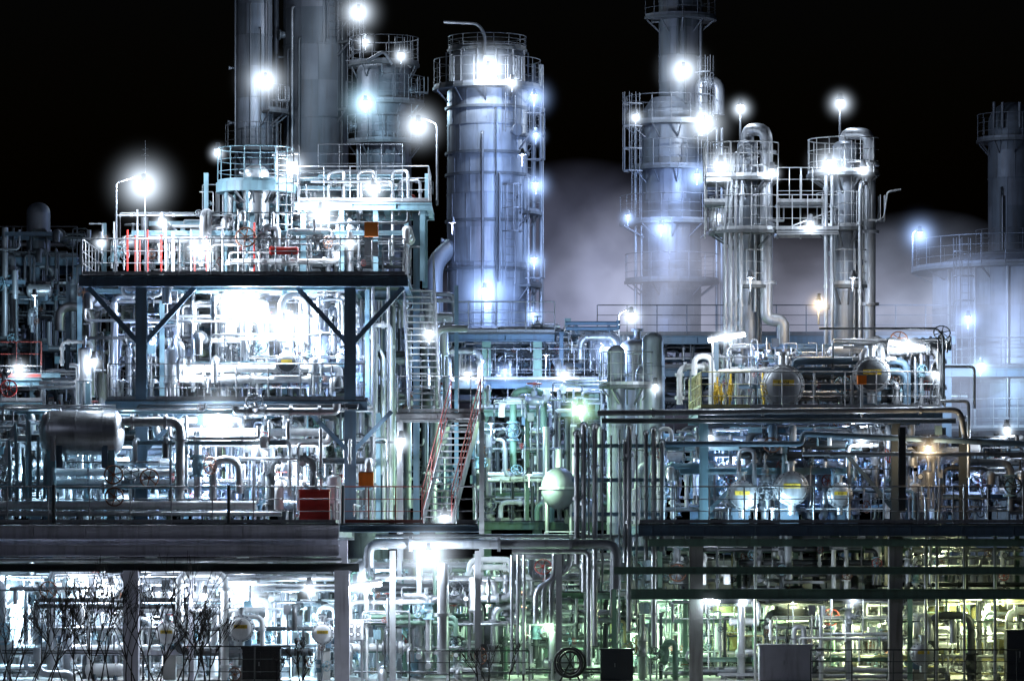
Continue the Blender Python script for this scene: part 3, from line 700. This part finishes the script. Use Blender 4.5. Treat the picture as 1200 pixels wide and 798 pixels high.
# ================================================================ GROUND FURNITURE
def cabinet(name,pa,pb,pt,y,m):
    b=B(name); xa,xb=X(pa,y),X(pb,y); zt=Z(pt,y); bx(b,xa,xb,y,y+.7,.1,zt,m); bx(b,xa-.04,xb+.04,y-.05,y+.75,zt+.003,zt+.06,m)
    xm=(xa+xb)/2
    for (u,v) in ((xa+.04,xm-.015),(xm+.015,xb-.04)): bx(b,u,v,y-.02,y-.002,.2,zt-.08,m)
    cyl(b,(xm-.06,y-.05,zt*.5),(xm-.06,y-.05,zt*.62),.012,'galv',5); bx(b,xa,xb,y+.05,y+.65,.02,.098,'concrete')
    b.build()
cabinet('electrical_cabinet',284,328,760,.2,'black'); cabinet('equipment_box',890,952,757,-.5,'beam_pale'); cabinet('equipment_box',704,742,762,-.3,'steel_dark')
cabinet('electrical_cabinet',560,590,730,3,'pipe_dark'); cabinet('electrical_cabinet',1180,1215,740,0,'pipe_dark')
b=B('gauge_panel'); c=P(412,738,.8); bx(b,c.x-.34,c.x+.34,.8,.9,c.z-.28,c.z+.28,'pipe_white')
for i in range(3):
    for j in range(2): q=(c.x-.2+i*.2,.79,c.z-.12+j*.24); cyl(b,q,(q[0],.76,q[2]),.07,'black',12); cyl(b,(q[0],.758,q[2]),(q[0],.755,q[2]),.05,'pipe_white',12)
for s in (-.3,.3): cyl(b,(c.x+s,.95,0),(c.x+s,.95,c.z+.2),.035,'galv')
b.build()
b=B('hose_reel'); c=P(668,776,-.2)
for d in (-.15,.15): ring(b,c+Vector((d*.3,d,0)),(.3,1,0),.42,.04,'black',20,6)
for k in range(4): ring(b,c+Vector((0,-.1+.06*k,0)),(.3,1,0),.32,.04,'black',20,5)
for k in range(6): a=k*math.pi/3; cyl(b,c,c+Vector((.42*math.cos(a),-.15,.42*math.sin(a))),.02,'black',5)
for d in (-.3,.3): beam(b,c+Vector((d,0,-.55)),c,.05,'black')
b.build()
b=B('site_fence')
rail(b,[(X(480,-2),-2,0),(X(620,-2),-2,0)],'steel_dark',h=1.0,step=1.2); rail(b,[(X(950,-1),-1,0),(X(1240,-1),-1,0)],'steel_dark',h=1.0,step=1.3)
rail(b,[(X(215,-1),-1,0),(X(340,-1),-1,0)],'steel_dark',h=1.1,step=1.2); b.build()
def bush(px,y,h,n,r0=.022):
    b=B('bare_bush'); o=Vector((X(px,y),y,0))
    def br(p,d,l,r,dep):
        q=p+d*l; mid=(p+q)/2+Vector((U(-.03,.03),U(-.03,.03),0)); cyl(b,p,mid,r,'bark',4,r*.85,False); cyl(b,mid,q,r*.85,'bark',4,r*.7,False)
        if dep>0:
            for _ in range(random.choice((2,2,3))):
                e=(d+Vector((U(-.5,.5),U(-.4,.4),U(-.1,.45)))).normalized(); br(q,e,l*U(.65,.95),max(.008,r*.75),dep-1)
    for _ in range(n): br(o+Vector((U(-.5,.5),U(-.3,.3),0)),Vector((U(-.45,.45),U(-.3,.3),1)).normalized(),h*U(.24,.36),r0,4)
    b.build()
for px,h,n in ((8,2.4,4),(45,2.6,4),(90,2.8,4),(130,3.3,5),(165,3.3,5),(205,2.9,4),(245,1.9,4),(345,1.3,3),(580,1.2,4)): bush(px,-6+U(-1,1),h,n)
# ================================================================ LAMPS AND ADDED FILL
for a in [  # entries without a halo are mostly added fill lamps
 (168,217,3.4,900,'w',1.9,(135,322)),(343,195,5.3,300,'w',1.1,None),(375,250,4.6,700,'w',1.4,None),(437,222,4.9,250,'w',1.0,None),
 (490,148,6,600,'w',1.5,(512,240)),(233,292,3.4,450,'w',1.2,None),(285,355,4.6,1400,'w',2.0,None),(332,380,3.9,1400,'w',1.9,None),
 (222,435,3.8,300,'w',.8,None),(255,492,3.2,1700,'w',2.0,None),(60,560,4,600,'c',.0,None),(390,420,6,700,'b',0,None),(180,400,6,700,'b',0,None),
 (350,560,4,900,'w',0,None),(150,540,5,800,'c',0,None),(240,560,5,900,'b',0,None),(503,392,4.2,200,'w',.8,None),(470,518,3,250,'w',.8,None),(521,608,1.0,150,'w',.8,None),
 (285,690,3,2200,'w',1.9,None),(90,690,2.5,1900,'w',1.6,None),(10,690,4,1500,'c',1.3,None),(185,688,4,1200,'w',1.2,None),(340,740,4,900,'c',0,None),(450,700,6,900,'c',0,None),
 (502,650,.2,600,'w',1.9,None),(600,700,6,900,'g',0,None),(620,560,14,900,'g',0,None),(575,500,18,500,'c',0,None),(680,480,8,450,'g',1.2,None),
 (740,740,5,800,'g',0,None),(800,700,6,600,'g',0,None),(930,715,4,700,'y',.8,None),(1020,740,5,600,'y',0,None),(1150,720,5,1300,'y',0,None),(1100,650,6,200,'y',0,None),
 (860,540,5,700,'b',0,None),(905,600,1.2,400,'c',0,None),(960,545,5,600,'b',0,None),(1000,500,4,150,'w',0,None),(1088,527,1.0,120,'o',.8,None),(1150,560,4,250,'b',0,None),
 (900,415,5,90,'b',0,None),(960,357,5,150,'o',.8,(960,380)),
 (572,82,37.2,900,'w',1.9,None),(626,115,36,400,'b',1.4,None),(628,218,36,400,'b',1.3,None),(626,306,36,400,'b',1.1,None),(568,342,36.2,900,'b',2.0,None),(625,370,36,250,'b',1.0,None),
 (612,185,33,900,'b',0,None),(530,265,33,600,'v',0,None),  # made-up fill lamps, added to light the big tower
 (311,95,48,600,'w',2.0,None),(420,15,50,300,'w',1.8,None),(428,122,46,600,'c',2.0,None),
 (801,83,43,450,'w',1.8,None),(825,145,43,500,'w',2.0,None),(817,208,43,500,'b',1.7,None),(775,268,43,500,'b',1.5,None),
 (845,195,5.5,250,'w',1.2,None),(868,128,8,120,'w',.8,(868,205)),(985,122,8,120,'w',.9,(985,200)),(972,193,6,200,'w',1.2,None),(880,330,5.5,150,'w',0,None),(1000,330,5.5,150,'w',0,None),
 (1078,276,30,300,'b',1.5,(1070,318)),(1135,375,27.5,700,'b',1.2,None),(1150,430,27.5,700,'c',1.0,None),(712,411,18,500,'b',1.3,(703,445)),(740,371,26,500,'w',1.0,(725,430)),(640,420,20,400,'b',0,None),
 (40,350,26,300,'c',0,None),
 # small bulkhead lamps along the walkways
 (600,98,36.5,90,'w',.8,None),(628,160,36.3,90,'b',.8,None),(470,66,47,80,'w',.9,None),(428,50,50,90,'w',.9,None),(745,138,43,90,'w',.8,None),(736,256,42.5,90,'b',.8,None),(842,255,43,90,'w',.8,None),
 (905,203,6.8,50,'w',.6,None),(1012,200,6.8,50,'w',.6,None),(950,264,6.8,50,'w',.6,None),(548,440,21,120,'w',.8,None),(592,437,21,120,'b',.8,None),(662,440,21,120,'w',.8,None),(768,455,12,80,'w',.6,None),
 (1095,440,1.8,40,'w',.5,None),(832,515,2.2,70,'w',.6,None),(1010,515,2.2,70,'w',.6,None),(1180,505,4,70,'w',.6,None),(22,432,4.8,100,'w',.7,None),(110,425,3.8,90,'w',.6,None),(300,520,2.5,150,'w',.8,None),
 (130,690,1.4,120,'w',.7,None),(240,700,1.4,120,'w',.7,None),(362,690,1.2,120,'w',.7,None),(562,690,1.5,120,'w',.6,None),(642,735,1.4,90,'g',.6,None),(872,702,1.5,80,'w',.6,None),(1000,702,1.5,80,'w',.6,None),(1182,702,1.5,80,'y',.6,None),
 (190,262,4,90,'w',.7,None),(410,285,4,90,'w',.7,None),(255,180,6,60,'w',.6,None),(118,285,3.5,80,'w',.6,None)]:
    flood(*a)
tube(830,399,873,392,2.5,pole=(835,475)); tube(1042,401,1084,408,2.5,pole=(1100,475)); tube(398,691,447,684,.5,power=250); tube(820,700,843,706,.6,power=200)
# ================================================================ STEAM
def steam(px,py,y,rx,ry,rz,col,dens,em,sc,lo=.15):
    m=bpy.data.materials.new('steam'); m.use_nodes=True; nt=m.node_tree; nt.nodes.clear(); N=nt.nodes;L=nt.links
    tc=N.new('ShaderNodeTexCoord'); g=N.new('ShaderNodeTexGradient'); g.gradient_type='SPHERICAL'; L.new(tc.outputs['Object'],g.inputs['Vector'])
    no=N.new('ShaderNodeTexNoise'); no.inputs['Scale'].default_value=sc; no.inputs['Detail'].default_value=3; no.inputs['Distortion'].default_value=.6; L.new(tc.outputs['Object'],no.inputs['Vector'])
    r=N.new('ShaderNodeMapRange'); r.inputs['From Min'].default_value=.40; r.inputs['From Max'].default_value=.64; L.new(no.outputs['Fac'],r.inputs['Value'])
    r.inputs['To Min'].default_value=lo
    q=N.new('ShaderNodeMath'); q.operation='MULTIPLY'; L.new(g.outputs['Fac'],q.inputs[0]); L.new(r.outputs[0],q.inputs[1])
    ab=N.new('ShaderNodeVolumeAbsorption'); ab.inputs['Color'].default_value=(.1,.1,.1,1)
    d=N.new('ShaderNodeMath'); d.operation='MULTIPLY'; d.inputs[1].default_value=dens; L.new(q.outputs[0],d.inputs[0]); L.new(d.outputs[0],ab.inputs['Density'])
    em_=N.new('ShaderNodeEmission'); em_.inputs[0].default_value=(*col,1)  # lamp-lit brightness of the steam is painted in as its own emission
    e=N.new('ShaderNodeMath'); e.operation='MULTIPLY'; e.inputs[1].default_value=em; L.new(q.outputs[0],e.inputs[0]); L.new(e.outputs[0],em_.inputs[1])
    ad=N.new('ShaderNodeAddShader'); L.new(ab.outputs[0],ad.inputs[0]); L.new(em_.outputs[0],ad.inputs[1])
    o=N.new('ShaderNodeOutputMaterial'); L.new(ad.outputs[0],o.inputs['Volume'])
    me=SPH.copy(); me.materials.clear(); me.materials.append(m); ob=bpy.data.objects.new('steam_cloud',me)
    ob.location=P(px,py,y); ob.scale=(rx,ry,rz); scene.collection.objects.link(ob)
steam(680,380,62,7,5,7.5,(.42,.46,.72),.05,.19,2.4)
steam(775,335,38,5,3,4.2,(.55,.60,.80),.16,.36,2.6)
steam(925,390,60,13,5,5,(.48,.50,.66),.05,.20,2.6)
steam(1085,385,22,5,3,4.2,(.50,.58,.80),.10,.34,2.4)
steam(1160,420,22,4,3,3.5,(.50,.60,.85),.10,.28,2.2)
# ================================================================ WORLD / CAMERA
w=bpy.data.worlds.new('World'); scene.world=w; w.use_nodes=True; nt=w.node_tree
sky=nt.nodes.new('ShaderNodeTexSky'); sky.sky_type='NISHITA'; sky.sun_disc=False; sky.sun_elevation=math.radians(-2); sky.sun_rotation=math.radians(180)
tint=nt.nodes.new('ShaderNodeMix'); tint.data_type='RGBA'; tint.blend_type='MULTIPLY'; tint.inputs['Factor'].default_value=1; tint.inputs['B'].default_value=(.45,.95,2.4,1)
nt.links.new(sky.outputs[0],tint.inputs['A']); nt.links.new(tint.outputs['Result'],nt.nodes['Background'].inputs[0]); nt.nodes['Background'].inputs[1].default_value=.014
s=bpy.data.lights.new('front_fill_sun','SUN'); s.energy=.10; s.angle=math.radians(.5); s.color=(.70,.77,1); so=bpy.data.objects.new('front_fill_sun',s); so.rotation_euler=(math.radians(68),0,math.radians(-25)); scene.collection.objects.link(so)  # added fill from the camera side, not an actual moon
c=bpy.data.cameras.new('camera'); co=bpy.data.objects.new('camera',c); co.location=(0,CAMY,EYE); co.rotation_euler=(math.pi/2,0,0)
c.lens=144; c.sensor_width=36; c.shift_y=(640-399)/1200; c.clip_start=1; c.clip_end=3000
scene.collection.objects.link(co); scene.camera=co
scene.view_settings.view_transform='Standard'; scene.view_settings.look='None'; scene.view_settings.exposure=0
